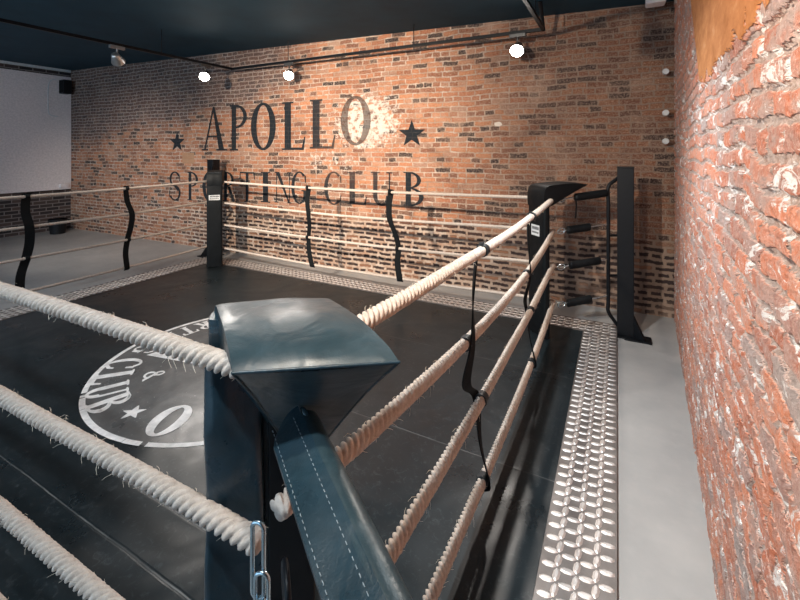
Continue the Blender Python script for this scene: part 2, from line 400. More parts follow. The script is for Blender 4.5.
# ceiling, gently falling to the right
bm = bmesh.new()
zc = lambda x: 3.309 - .0203 * x
vs = [bm.verts.new(p) for p in ((-11.2, -4, zc(-11.2)), (1.2, -4, zc(1.2)), (1.2, 5.5, zc(1.2)), (-11.2, 5.5, zc(-11.2)))]
vt = [bm.verts.new((v.co.x, v.co.y, v.co.z + .15)) for v in vs]
bm.faces.new(vs[::-1]); bm.faces.new(vt)
for i in range(4): bm.faces.new((vs[i], vs[(i + 1) % 4], vt[(i + 1) % 4], vt[i]))
ceil = struct(obj('ceiling', bm, M['ceiling']))
tr = struct(obj('trim_1', BX(((0, 0, 0), (.04, 8.5, .05))), M['trim_white'])); tr.location = (-10.80, .6, 3.497)

# ================================================================ LETTERING
def ell(cx, cy, rx, ry, a0, a1, t, t2, n=28):
    """band between an outer and an inner ellipse"""
    out = []
    for i in range(n):
        a, b = R(a0 + (a1 - a0) * i / n), R(a0 + (a1 - a0) * (i + 1) / n)
        out.append([(cx + rx * math.cos(a), cy + ry * math.sin(a)), (cx + rx * math.cos(b), cy + ry * math.sin(b)),
                    (cx + (rx - t) * math.cos(b), cy + (ry - t2) * math.sin(b)), (cx + (rx - t) * math.cos(a), cy + (ry - t2) * math.sin(a))])
    return out
def rc(x0, y0, x1, y1): return [[(x0, y0), (x1, y0), (x1, y1), (x0, y1)]]
SF = .035
def stem(x, t=.165, y0=0, y1=1, s=.07):
    return rc(x, y0, x + t, y1) + rc(x - s, y0, x + t + s, y0 + SF) + rc(x - s, y1 - SF, x + t + s, y1)
def G(ch):
    if ch == 'A': return [[(.07, 0), (.12, 0), (.37, .93), (.34, 1)], [(.52, 0), (.68, 0), (.39, 1), (.33, 1)], [(.17, .30), (.56, .30), (.56, .345), (.17, .345)]] + rc(0, 0, .20, SF) + rc(.44, 0, .76, SF)
    if ch == 'P': return stem(.10) + ell(.23, .74, .42, .26, -90, 90, .13, .045)
    if ch == 'R': return stem(.10) + ell(.23, .75, .38, .25, -90, 90, .13, .045) + [[(.28, .50), (.42, .50), (.70, 0), (.54, 0)]] + rc(.5, 0, .76, SF)
    if ch == 'O': return ell(.37, .5, .37, .52, 0, 360, .175, .055, 48)
    if ch == 'L': return stem(.10, .175) + rc(.1, 0, .62, .05) + [[(.56, .03), (.62, .0), (.66, .27), (.63, .27)]]
    if ch == 'T': return stem(.29, .13) + rc(.02, .95, .69, 1) + [[(.02, 1), (.06, 1), (.04, .76), (.0, .76)], [(.65, 1), (.69, 1), (.71, .76), (.67, .76)]]
    if ch == 'I': return stem(.10, .175)
    if ch == 'N': return stem(.08, .035) + stem(.62, .035) + [[(.06, 1), (.22, 1), (.655, 0), (.60, 0)]]
    if ch == 'C': return ell(.38, .5, .36, .52, 48, 312, .14, .045, 36) + [[(.60, .86), (.66, .90), (.66, .66), (.63, .66)], [(.60, .12), (.64, .10), (.66, .30), (.63, .30)]]
    if ch == 'G': return ell(.38, .5, .36, .52, 48, 318, .14, .045, 36) + [[(.60, .86), (.66, .90), (.66, .66), (.63, .66)]] + rc(.55, .06, .68, .42) + rc(.47, .39, .76, .43)
    if ch == 'U': return rc(.08, .3, .22, 1) + rc(.0, 1 - SF, .30, 1) + rc(.58, .3, .62, 1) + rc(.50, 1 - SF, .70, 1) + ell(.35, .30, .27, .32, 180, 360, .13, .06)
    if ch == 'B': return stem(.10) + ell(.23, .76, .34, .24, -90, 90, .12, .045) + ell(.23, .27, .42, .27, -90, 90, .14, .045)
    if ch == 'S':
        a = ell(.31, .75, .25, .27, 25, 270, .09, .05) + ell(.31, .26, .27, .28, -155, 90, .09, .05)
        return a + [[(.50, .90), (.54, .90), (.56, .68), (.53, .68)], [(.05, .10), (.09, .08), (.07, .34), (.04, .34)], [(.12, .66), (.2, .6), (.52, .38), (.44, .32)]]
    if ch == '&': return ell(.3, .72, .17, .22, 0, 360, .07, .06) + ell(.3, .28, .28, .28, 60, 350, .09, .08) + [[(.16, .62), (.28, .62), (.74, 0), (.60, 0)]]
WID = dict(A=.76, P=.68, R=.76, O=.74, L=.68, T=.71, I=.34, N=.74, C=.72, G=.76, U=.7, B=.68, S=.62)
WID['&'] = .74
def star_poly(r, rot=90):
    pts = [(r * (1 if i % 2 == 0 else .40) * math.cos(R(rot + 36 * i)), r * (1 if i % 2 == 0 else .40) * math.sin(R(rot + 36 * i))) for i in range(10)]
    return [[(0, 0), pts[i], pts[(i + 1) % 10]] for i in range(10)]
LIFT = 0; LIFTV = Vector((0, -.00003, 0))          # overlapping strokes must not lie in one plane
def polys(bm, ps, fn):
    for p in ps:
        global LIFT
        LIFT = (LIFT + 1) % 60
        vs = [bm.verts.new(fn(x, y) + (LIFTV * LIFT)) for x, y in p]
        try: bm.faces.new(vs)
        except Exception: pass
def wall_letters(name, items):
    bm = bmesh.new()
    for ch, x0, x1, z0, z1 in items:
        ps = star_poly(.5) if ch == '*' else G(ch)
        W = 1 if ch == '*' else WID[ch]
        ox = .5 if ch == '*' else 0
        polys(bm, ps, lambda x, y: Vector((x0 + (x + ox) / W * (x1 - x0), -.003, z0 + (y + ox) * (z1 - z0))))
    o = obj(name, bm, M['brick_paint'], wb, keep=True); o['kind'] = 'structure'; return o
wall_letters('painted_word', [('A', 3.38, 4.02, 1.74, 2.51), ('P', 4.06, 4.50, 1.74, 2.52), ('O', 4.57, 5.11, 1.76, 2.51),
    ('L', 5.22, 5.72, 1.75, 2.51), ('L', 5.77, 6.28, 1.77, 2.52), ('O', 6.36, 6.87, 1.83, 2.52)])['label'] = 'black painted word APOLLO'
zz = lambda s: (.815 + .036 * (s - 2.5), 1.34 + .023 * (s - 2.5))
row = [('S', 2.47, 2.84), ('P', 2.99, 3.30), ('O', 3.40, 3.77), ('R', 3.90, 4.24), ('T', 4.31, 4.66), ('I', 4.77, 4.99), ('N', 5.08, 5.44), ('G', 5.42, 5.76),
       ('C', 6.05, 6.40), ('L', 6.46, 6.82), ('U', 6.87, 7.22), ('B', 7.37, 7.70)]
wall_letters('painted_words', [(c, a, b, *zz(a)) for c, a, b in row])['label'] = 'black painted words SPORTING CLUB'
wall_letters('painted_star', [('*', 2.50, 2.94, 1.70, 2.09)])
wall_letters('painted_star', [('*', 7.30, 7.72, 1.77, 2.16)])

# ================================================================ RING FLOOR
LIFTV = Vector((0, 0, .00003))
MX0, MX1, MY0, MY1 = -5.54, -.29, .59, 4.345
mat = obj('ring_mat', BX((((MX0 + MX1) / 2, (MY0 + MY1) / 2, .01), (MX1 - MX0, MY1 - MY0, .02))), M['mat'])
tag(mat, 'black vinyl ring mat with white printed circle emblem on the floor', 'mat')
def flat(name, ps, fn, z=.0212):
    bm = bmesh.new(); polys(bm, ps, fn)
    o = obj(name, bm, M['print'], mat); return o
EC = (-2.80, 2.44)
ringp = []
for a0, a1 in ((-119.5, -72), (-70, 236.5), (238.2, 240)):
    ringp += ell(EC[0], EC[1], 1.035, 1.035, a0, a1, .036, .036, 90)
flat('printed_circle', ringp, lambda x, y: Vector((x, y, .0212)))
def arc_letter(bm, ch, ang, r0, hgt, wid, inward):
    """inward: tops point at the centre, read counterclockwise; else tops outward, read clockwise"""
    a = R(ang); er = Vector((math.cos(a), math.sin(a), 0)); et = Vector((-math.sin(a), math.cos(a), 0))
    W = 1 if ch == '*' else WID[ch]
    ps = star_poly(.5) if ch == '*' else G(ch); ox = .5 if ch == '*' else 0
    for k in range(1):
        def fn(x, y):
            lx = ((x + ox) / W - .5) * wid; ly = (y + ox) * hgt
            if inward: q = er * (r0 - ly) + et * lx
            else: q = er * (r0 + ly) - et * lx
            return Vector((EC[0] + q.x, EC[1] + q.y, .0212))
        # fatten: draw the glyph a few times slightly offset
        for dx, dy in ((0, 0), (.03, 0), (-.03, 0), (.015, .02), (-.015, -.015)):
            polys(bm, ps, lambda x, y: fn(x + dx, y + dy))
def emblem_letter(ch, a, r0, hgt, wid, inward, nm='printed_letter'):
    bm = bmesh.new(); arc_letter(bm, ch, a, r0, hgt, wid, inward)
    o = obj(nm, bm, M['print'], mat, keep=True); return o
for ch, a in zip('SPORTING', (127.5, 138, 148.5, 159, 169, 177.5, 186, 197)): emblem_letter(ch, a, .96, .19, .135 if ch != 'I' else .07, True)
for ch, a in zip('CLUB', (-147, -133.5, -121, -108.5)): emblem_letter(ch, a, 1.0, .25, .165, True)
for ch, a in zip('APOLLO', (91, 59, 26, -6, -38, -71)): emblem_letter(ch, a, .65, .29, .21, False)
emblem_letter('*', -92, .74, .15, .15, False, 'printed_star'); emblem_letter('*', 112, .74, .15, .15, False, 'printed_star')
emblem_letter('&', -127, .66, .15, .13, True, 'printed_ampersand')
bm = bmesh.new()
bx = [(-3.52, 2.13), (-3.50, 2.20), (-2.90, 2.325), (-2.88, 2.25)]
polys(bm, [bx], lambda x, y: Vector((x, y, .0213))); obj('printed_bar', bm, M['print'], mat)

def tread_plate(name, x0, x1, y0, y1, label):
    bm = BX((((x0 + x1) / 2, (y0 + y1) / 2, .0125), (x1 - x0, y1 - y0, .025)))
    def loz(cx, cy, ang):
        ca, sa = math.cos(ang), math.sin(ang)
        o_, i_ = [], []
        for k in range(8):
            a = math.pi * 2 * (k + .5) / 8
            lx, ly = 0.031 * math.cos(a), .0145 * math.sin(a)
            o_.append(bm.verts.new((cx + lx * ca - ly * sa, cy + lx * sa + ly * ca, .0251)))
            lx *= .72; ly *= .45
            i_.append(bm.verts.new((cx + lx * ca - ly * sa, cy + lx * sa + ly * ca, .0295)))
        for k in range(8): bm.faces.new((o_[k], o_[(k + 1) % 8], i_[(k + 1) % 8], i_[k])).material_index = 1
        bm.faces.new(i_).material_index = 1
    a = .066
    nx = int((x1 - x0) / a); ny = int((y1 - y0) / a)
    for i in range(nx):
        for j in range(ny):
            cx = x0 + (i + .5) * (x1 - x0) / nx; cy = y0 + (j + .5) * (y1 - y0) / ny
            loz(cx, cy, R(8) if True else 0)
            if i < nx - 1 and j < ny - 1: loz(cx + a / 2, cy + a / 2, R(82))
    o = obj(name, bm, M['tread'], None); o.data.materials.append(M['tread_top'])
    return tag(o, label, 'tread plate', 'metal tread plates round the ring mat')
tread_plate('tread_plate', MX1 + .002, 0, MY0, MY1, 'metal tread plate strip on the right side of the mat, beside the rough brick wall')
tread_plate('tread_plate', MX0, 0, MY1 + .002, 4.635, 'metal tread plate strip along the back edge of the mat')
tread_plate('tread_plate', MX0 - .35, MX0 - .002, MY0, 4.635, 'metal tread plate strip on the left side of the mat')

# ================================================================ RING ROPES
RR = .0235
def rope(a, b, label, sag, group, near, fib=0):
    r = RR if near else .018
    a, b = Vector(a), Vector(b); L = (b - a).length
    ax = (b - a).normalized(); side = ax.cross(Vector((0, 0, 1))).normalized()
    lobes = 4; pitch = .094
    n = 32 if near else 12; st = pitch / (13 if near else 6)
    cc, rs = .53 * r, .47 * r
    prof = []
    for k in range(n):
        ph = 2 * math.pi * k / n; q = (ph + math.pi / lobes) % (2 * math.pi / lobes) - math.pi / lobes
        prof.append((ph, cc * math.cos(q) + math.sqrt(max(1e-9, rs * rs - (cc * math.sin(q)) ** 2))))
    bm = bmesh.new(); prev = None; steps = int(L / st)
    for i in range(steps + 1):
        t = i / steps; p = a.lerp(b, t) + Vector((0, 0, -sag * 4 * t * (1 - t)))
        p = p + side * (noise.noise((t * L * 1.3, a.z * 3, a.x)) * .004) + Vector((0, 0, noise.noise((t * L * 1.1, a.z * 7, a.y + 9)) * .004))
        tw = t * L / pitch * 2 * math.pi / lobes * lobes / lobes * 1.0 * 3 / 3
        tw = 2 * math.pi * t * L / (pitch * 1.0)
        up = side.cross(ax)
        ring = []
        for ph, rr in prof:
            rr2 = rr * (1 + .05 * noise.noise((ph * 1.5, t * L * 45, a.z)) + .06 * noise.noise((ph * 4, t * L * 160, a.z)))
            ring.append(bm.verts.new(p + (side * math.cos(ph + tw) + up * math.sin(ph + tw)) * rr2))
        if prev:
            for k in range(n): bm.faces.new((prev[k], prev[(k + 1) % n], ring[(k + 1) % n], ring[k]))
        else: bm.faces.new(ring[::-1])
        prev = ring
    bm.faces.new(prev)
    o = obj('ring_rope', bm, M['rope'], None, 180); tag(o, label, 'rope', group)
    if fib:
        rnd = random.Random(int(a.z * 100)); bm = bmesh.new()
        for _ in range(fib):
            t = rnd.random(); p = a.lerp(b, t) + Vector((0, 0, -sag * 4 * t * (1 - t)))
            ph = rnd.random() * 6.283; up = side.cross(ax); d = side * math.cos(ph) + up * math.sin(ph)
            q = p + d * r * .8; ln = rnd.uniform(.006, .026); ax2 = ax * rnd.choice((-1, 1))
            tube(bm, [q, q + d * ln * .5 + ax2 * ln * .6, q + d * ln * .75 + ax2 * ln * 1.2 + Vector((0, 0, -ln * .3))], [.0006, .0005, .0003], 3, False)
        f = obj('frayed_fibres', bm, M['fibre'], o); f['kind'] = 'stuff'
    return o
RZ = [1.28, .98, .64, .285]
LV = ['topmost', 'second highest', 'third highest', 'lowest']
FX, FY = -.535, 4.16       # where the ropes meet at the far right
LX = -5.53
RIGHT = [(1.33, 1.29, .04), (1.065, .985, .12), (.625, .665, .055), (.27, .315, .10)]     # near height, far height, sag
NEAR = [(1.30, 1.285), (.955, .92), (.57, .55), (.24, .22)]
RA, RB = (-.575, .60), (FX, FY)
LEFT = [(1.28, 1.275, .02), (.97, .96, .03), (.64, .63, .03), (.285, .285, .03)]
BACK = [(1.275, 1.29, .03), (.96, .985, .04), (.63, .665, .04), (.285, .315, .04)]
LA, LB, BA, BB = (LX, .74), (LX, 4.27), (-5.44, 4.335), (FX - .02, 4.22)
for i in range(4):
    rope((*RA, RIGHT[i][0]), (*RB, RIGHT[i][1]), LV[i] + ' rope of the right side, running to the far right post', RIGHT[i][2], 'ropes on the right side of the ring', True, 260)
    rope((-.645, .615, NEAR[i][0]), (LX, .62, NEAR[i][1]), LV[i] + ' thick rope crossing the lower left foreground', .012, 'ropes on the near side of the ring', True, 380)
    rope((*LA, LEFT[i][0]), (*LB, LEFT[i][1]), LV[i] + ' thin looking rope of the far left side, held by the two left straps', LEFT[i][2], 'ropes on the left side of the ring', False)
    rope((*BA, BACK[i][0]), (*BB, BACK[i][1]), LV[i] + ' rope along the back side in front of the painted lettering', BACK[i][2], 'ropes on the back side of the ring', False)
def on_rope(A, B, spec, p, q):
    """height and sideways place of a rope next to the point p + q"""
    t = ((p + q)[:2][1] - A[1]) / (B[1] - A[1]) if abs(B[1] - A[1]) > abs(B[0] - A[0]) else ((p + q)[0] - A[0]) / (B[0] - A[0])
    return Vector((A[0] + (B[0] - A[0]) * t, A[1] + (B[1] - A[1]) * t, spec[0] + (spec[1] - spec[0]) * t - spec[2] * 4 * t * (1 - t)))

# ================================================================ ROPE SPACER STRAPS
def strap(p, wide, label, sway, hw, twist, run, tape=True):
    """p: foot position; wide: unit vector along the rope; sway: offsets along the rope at each rope"""
    A, B, specs, rr = run
    t = thing('rope_spacer', label, 'strap', (p[0], p[1], 0), 0, 'rope spacer straps')
    wv = Vector(wide); nv = Vector((-wv.y, wv.x, 0)); O = Vector((p[0], p[1], 0))
    cs = [on_rope(A, B, specs[i], O, wv * sway[i]) - O for i in range(4)]
    pts = [cs[0] + Vector((0, 0, .035))]
    for i in range(4):
        pts.append(cs[i] + nv * ((-1) ** i) * (rr + .004))
        if i < 3: pts.append((cs[i] + cs[i + 1]) / 2 + wv * ((.015, -.02) if hw > .03 else (-.11, -.03))[0 if i % 2 else 1])
    pts.append(cs[3] - Vector((0, 0, .035)))
    P = smooth_path(pts, 8); bm = bmesh.new(); prev = None; n = len(P)
    for i, q in enumerate(P):
        tw = math.sin(i / n * 9) * twist
        ww = (wv * math.cos(tw) + nv * math.sin(tw)) * hw; tt = (nv * math.cos(tw) - wv * math.sin(tw)) * .003
        r = [bm.verts.new(q + a) for a in (ww + tt, -ww + tt, -ww - tt, ww - tt)]
        if prev:
            for k in range(4): bm.faces.new((prev[k], prev[(k + 1) % 4], r[(k + 1) % 4], r[k]))
        else: bm.faces.new(r)
        prev = r
    bm.faces.new(prev[::-1])
    obj('webbing', bm, M['strap'], t, 50)
    for c in cs:
        obj('collar', TB_([c - wv * .019, c + wv * .019], rr + .006, 16), M['tape'] if tape else M['strap'], t, 40)
    return t
RUNR, RUNL, RUNB = (RA, RB, RIGHT, RR), (LA, LB, LEFT, .018), (BA, BB, BACK, .018)
strap((-.56, 1.925), (0, 1, 0), 'black twisted spacer strap on the right side ropes, nearer the camera', (0, -.24, -.02, 0), .024, .5, RUNR)
strap((-.555, 3.12), (0, 1, 0), 'thin black spacer strap on the right side ropes, nearer the far right post', (0, -.20, -.06, -.02), .014, .6, RUNR)
strap((LX, 2.07), (0, 1, 0), 'black spacer strap at the left picture edge on the left side ropes', (.02, .03, .02, -.05), .042, .12, RUNL, False)
strap((LX, 3.12), (0, 1, 0), 'black wavy spacer strap on the left side ropes, second from the left picture edge', (-.02, .03, .0, -.03), .034, .12, RUNL, False)
strap((-3.60, 4.31), (1, 0, 0), 'black wavy spacer strap on the back ropes below the letter G', (.0, .03, .0, .09), .034, .15, RUNB, False)
strap((-2.31, 4.28), (1, 0, 0), 'black bent spacer strap on the back ropes below the letter U', (-.04, -.03, .06, .10), .036, .15, RUNB, False)

# ================================================================ CORNERS
def corner_pad(F0, F1, T0, T1, label, low_t=.68, lobe=True):
    v1, v2 = (M['vinyl'], M['vinyl_top']) if lobe else (M['vinyl_black'], M['vinyl_black'])
    """F0,F1: left and right ends of the front face seen from the post; T0,T1: ends of the overhanging tip"""
    F0, F1, T0, T1 = [Vector((p[0], p[1], 0)) for p in (F0, F1, T0, T1)]
    base = (F0 + F1) / 2
    t = thing('corner_pad', label, 'corner pad', (base.x, base.y, 0), 0, 'padded corner covers')
    F0, F1, T0, T1 = F0 - base, F1 - base, T0 - base, T1 - base
    wv = (F1 - F0).normalized(); dv = Vector((wv.y, -wv.x, 0))
    if dv.dot((T0 + T1) / 2) < 0: dv = -dv
    # upright board
    W = (F1 - F0).length; TH = .065
    bm = bmesh.new(); n = 16; nz = 46; fr = []
    for k in range(nz + 1):
        z = .03 + (1.36 - .03) * k / nz; ring = []
        for j in range(32):
            a = 2 * math.pi * j / 32; ex = .28
            cx = math.copysign(abs(math.cos(a)) ** ex, math.cos(a)) * .5 * W; cy = math.copysign(abs(math.sin(a)) ** ex, math.sin(a)) * .5 * TH
            pz = 1 + .018 * math.sin(z * 9) + .02 * noise.noise((cx * 6, z * 5, 3))
            p = F0 + wv * (W / 2 + cx * 1.0) + dv * (TH / 2 + cy * (pz + .12 * noise.noise((cx * 9, z * 7, 1))))
            ring.append(bm.verts.new((p.x, p.y, z)))
        if fr:
            for j in range(32): bm.faces.new((fr[j], fr[(j + 1) % 32], ring[(j + 1) % 32], ring[j]))
        else: bm.faces.new(ring[::-1])
        fr = ring
    bm.faces.new(fr)
    obj('upright_board', bm, v1, t, 60)
    # left-hand padded side flap standing proud of the back
    if lobe:
        bm = bmesh.new(); fr = []; LW = W * .43
        for k in range(60):
            z = .05 + 1.22 * k / 59; ring = []
            for j in range(24):
                a = 2 * math.pi * j / 24; ex = .42
                cx = math.copysign(abs(math.cos(a)) ** ex, math.cos(a)) * .5; cy = math.copysign(abs(math.sin(a)) ** ex, math.sin(a)) * .5
                bul = .052 + .012 * math.sin(z * 13 + cx * 3) + .012 * noise.noise((cx * 3, z * 11, 5))
                rgt = LW * (1 + .16 * max(0, math.sin((z - .3) * 3.1)))
                p = F0 + wv * (.002 + (cx + .5) * rgt) + dv * (TH - .012 + (cy + .5) * bul * (1 - .35 * (cx + .5)))
                ring.append(bm.verts.new((p.x, p.y, z)))
            if fr:
                for j in range(24): bm.faces.new((fr[j], fr[(j + 1) % 24], ring[(j + 1) % 24], ring[j]))
            else: bm.faces.new(ring[::-1])
            fr = ring
        bm.faces.new(fr); obj('side_flap', bm, M['vinyl'], t, 60)
        # shade on the other half of the back, painted as a black panel
        m4 = Matrix.Translation(F0) @ Matrix((( wv.x, dv.x, 0, 0), (wv.y, dv.y, 0, 0), (0, 0, 1, 0), (0, 0, 0, 1)))
        bm = bmesh.new(); box(bm, (W * .74, TH + .008, .62), (W * .42, .022, 1.14), m4)
        obj('back_shade', bm, M['vinyl_black'], t, None, .006)
    # overhanging top: lofted between two side profiles
    zt = 1.40 if lobe else 1.435
    def prof(F, T, low, zl, tl):
        o = dv
        d = (T - F)
        back = F + o * (TH + .015) + (wv * tl)
        A = [(F + wv * 0, 1.22), (F - o * .006, 1.30), (F + d * .015, zt - .05), (F + d * .10, zt - .016), (F + d * .3, zt - .004), (F + d * .6, zt + .005), (F + d * .88, zt + .000), (T, zt - .012)]
        B = [(T + (back - T) * .33 + Vector((0, 0, 0)), zt - .012 - (zt - .012 - zl) * .30), (T + (back - T) * .7, zt - .012 - (zt - .012 - zl) * .68), (back, zl)]
        pts = [Vector((p.x, p.y, z)) for p, z in A]
        sm = smooth_path(pts, 5)
        sm2 = smooth_path([pts[-1]] + [Vector((p.x, p.y, z)) for p, z in B], 6)
        return sm, sm2
    l1, l2 = prof(F0, T0, 0, 1.07 if lobe else 1.24, W * low_t if lobe else 0)
    r1, r2 = prof(F1, T1, 0, 1.05 if lobe else 1.24, 0)
    bm = bmesh.new(); nt = 22
    def loft(la, lb, amp, dirn):
        rows = []
        for i, (a, b) in enumerate(zip(la, lb)):
            row = []
            v = i / (len(la) - 1)
            for j in range(nt + 1):
                s = j / nt; p = a.lerp(b, s)
                q = (math.sin(math.pi * s) ** .55) * (math.sin(math.pi * min(1, max(0, v * .9 + .1))) ** .5)
                wr_ = noise.noise((s * 3, v * 4, amp * 99)) * .004 + (abs(math.sin(s * 40)) * .0012 if v > .9 or v < .1 else 0)
                p = p + dirn(v) * (amp * q + wr_ * q)
                row.append(bm.verts.new(p))
            rows.append(row)
        for x, y in zip(rows, rows[1:]):
            for j in range(nt): bm.faces.new((x[j], x[j + 1], y[j + 1], y[j]))
        return rows
    up = Vector((0, 0, 1))
    A = loft(l1, r1, .006, lambda v: (up * min(1, v * 2.2) - dv * max(0, 1 - v * 2.2)).normalized())
    B = loft(l2, r2, .010, lambda v: (dv - up * .6).normalized())
    # closing sides
    for rowsA, rowsB, j in ((A, B, 0), (A, B, nt)):
        ring = [r[j] for r in rowsA] + [r[j] for r in rowsB][1:]
        c = sum((v.co for v in ring), Vector()) / len(ring)
        cv = bm.verts.new(c + wv * (.012 if j else -.012))
        for a_, b_ in zip(ring, ring[1:]): bm.faces.new((a_, b_, cv))
        bm.faces.new((ring[-1], ring[0], cv))
    bmesh.ops.remove_doubles(bm, verts=bm.verts, dist=.0006)
    top = obj('overhanging_top', bm, v2, t, 38)
    # piping along the tip seam and the slanted seam
    bm = bmesh.new()
    tipl = [r.copy() for r in (l1[-1], r1[-1])]
    tube(bm, [tipl[0].lerp(tipl[1], k / 20) + up * (math.sin(math.pi * k / 20) ** .55 * .0 + .001) + dv * .003 for k in range(21)], .0032, 8)
    tube(bm, l2, .003, 8); tube(bm, r2, .003, 8)
    obj('piping', bm, v1, top, 60)
    return t, wv, dv, base

def turnbuckle(A, B, f0, f1, label, flap=True, r=.036, cord=False, ff=-1, steel='zinc'):
    """padded sleeve from rope corner A towards the post B"""
    A, B = Vector(A), Vector(B)
    t = thing('turnbuckle_sleeve', label, 'turnbuckle', (A.x, A.y, 0), 0, 'padded turnbuckles at the ring corners')
    O = Vector((A.x, A.y, 0)); A, B = A - O, B - O
    d = (B - A).normalized(); s = d.cross(Vector((0, 0, 1))).normalized() * ff; u = Vector((0, 0, 1))
    p0, p1 = A.lerp(B, f0), A.lerp(B, f1); L = (p1 - p0).length
    bm = bmesh.new(); fr = []
    N = 30
    for k in range(N + 1):
        q = p0.lerp(p1, k / N); e = min(1, math.sqrt(min(k, N - k) / 1.3) * .7 + .35) if min(k, N - k) < 2 else 1
        ring = []
        for j in range(28):
            a = 2 * math.pi * j / 28
            rr = r * e * (1 + .05 * noise.noise((math.cos(a), math.sin(a), k * .25)))
            x, z = math.cos(a) * rr, math.sin(a) * rr
            ring.append(bm.verts.new(q + s * x + u * z))
        if fr:
            for j in range(28): bm.faces.new((fr[j], fr[(j + 1) % 28], ring[(j + 1) % 28], ring[j]))
        else: bm.faces.new(ring[::-1])
        fr = ring
    bm.faces.new(fr)
    cov = obj('padded_sleeve', bm, M['vinyl_top'] if flap else M['vinyl_black'], t, 60)
    if flap:
        fw = r * 1.35
        bm = bmesh.new(); rows = []
        for k in range(N + 1):
            v = k / N; q = p0.lerp(p1, v)
            taper = min(1, .25 + v * 9)
            row = []
            for (x, z) in ((r * .25, r * .99), (r * .62, r * .84), (r * .80 + fw * .35 * taper, r * .62), (r * .85 + fw * taper, r * .30), (r * .85 + fw * taper, r * .10), (r * .8, r * .12)):
                row.append(bm.verts.new(q + s * x + u * z))
            rows.append(row)
        for a_, b_ in zip(rows, rows[1:]):
            for j in range(6): bm.faces.new((a_[j], a_[(j + 1) % 6], b_[(j + 1) % 6], b_[j]))
        bm.faces.new(rows[0]); bm.faces.new(rows[-1][::-1])
        fl = obj('sleeve_flap', bm, M['vinyl'], cov, 30)
        nst = int(L / .011)
        for (x, z) in ((r * .72, r * .80), (r * .85 + fw * .86, r * .40)):
            bm = bmesh.new()
            for k in range(2, nst - 1):
                q = p0.lerp(p1, (k + .1) / nst) + s * x + u * z; q2 = p0.lerp(p1, (k + .62) / nst) + s * x + u * z
                tube(bm, [q, q2], .0006, 5)
            obj('stitching', bm, M['thread'], cov)
    obj('steel_rod', TB_([A, B], .007, 8), M[steel], t, 40)
    obj('rope_eye', TB_(torus_path(A.lerp(B, .04), d, u, .035, .025), .006, 8, False), M[steel], t, 60)
    if cord:
        c = p0 + d * .02
        obj('hanging_cord', TB_([c, c + Vector((.004, .004, -.09)), c + Vector((-.004, 0, -.20))], .007, 8), M['strap'], t, 60)
    return t

def post(x, y, dirc, label, gus):
    """dirc: unit vector from post to the ring corner; gus: direction of the base gusset"""
    t = thing('corner_post', label, 'post', (x, y, 0), 0, 'steel posts at the ring corners')
    obj('column', BX(((0, 0, .795), (.14, .14, 1.57))), M['black_steel'], t, None, .006)
    obj('top_cap', BX(((0, 0, 1.586), (.145, .145, .012))), M['black_steel'], t)
    obj('base_plate', BX(((0, 0, .006), (.24, .24, .012))), M['black_steel'], t, None, .003)
    g = Vector(gus); n = Vector((-g.y, g.x, 0)) * .006
    bm = bmesh.new(); a = g * .06; b = g * .20
    pts = [a + Vector((0, 0, .012)), b + Vector((0, 0, .012)), a + Vector((0, 0, .24))]
    f1 = [bm.verts.new(p + n * 2.0) for p in pts]; f2 = [bm.verts.new(p - n * 2.0) for p in pts]
    bm.faces.new(f1); bm.faces.new(f2[::-1])
    for i in range(3): bm.faces.new((f1[i], f1[(i + 1) % 3], f2[(i + 1) % 3], f2[i]))
    box(bm, (b.x * .62, b.y * .62, .008), (.22, .14, .014))
    obj('gusset', bm, M['black_steel'], t)
    d = Vector(dirc)
    o = d * .165
    P = smooth_path([d * .05 + Vector((0, 0, 1.50)), d * .09 + Vector((0, 0, 1.47)), o + Vector((0, 0, 1.40)), o + Vector((0, 0, 1.25)), o + Vector((0, 0, .95)), o + Vector((0, 0, .6)), o + Vector((0, 0, .32)), o + Vector((0, 0, .22)), d * .10 + Vector((0, 0, .12)), d * .05 + Vector((0, 0, .06))], 6)
    tb = obj('tension_bar', TB_(P, .017, 12), M['black_steel'], t, 60)
    for z in (1.0, .62):
        obj('bracket', TB_([d * .05 + Vector((0, 0, z - .06)), o + Vector((0, 0, z - .06))], .012, 8), M['black_steel'], t, 60)
    return t

# far right corner
PR = Vector((.07, 4.50, 0))
dR = (Vector((FX, FY, 0)) - PR).normalized()
post(PR.x, PR.y, dR, 'tall black steel corner post at the far right, beside the rough brick wall', (.80, -.6, 0))
pad, wvr, dvR, bR = corner_pad((-.585, 3.965), (-.765, 4.145), (-.25, 4.29), (-.43, 4.47), 'black corner pad with curved top at the far right corner of the ring', lobe=False)
def add_label(pad, wv, dv, z, w_, h_, face_dir, off):
    pl = bmesh.new(); c = face_dir * off + Vector((0, 0, z))
    m4 = Matrix.Translation(c) @ Matrix(((wv.x, face_dir.x, 0, 0), (wv.y, face_dir.y, 0, 0), (0, 0, 1, 0), (0, 0, 0, 1)))
    box(pl, (0, 0, 0), (w_, .003, h_), m4)
    lb = obj('maker_label', pl, M['label_white'], pad)
    bm = bmesh.new()
    rnd = random.Random(3)
    for r_ in range(2):
        x = -w_ * .40
        while x < w_ * .36:
            ww = rnd.uniform(.10, .16) * w_
            box(bm, (x + ww / 2, .002, h_ * (.2 - .40 * r_)), (ww * .72, .001, h_ * (.26 if r_ == 0 else .16)), m4); x += ww
    obj('printed_lines', bm, M['label_ink'], lb)
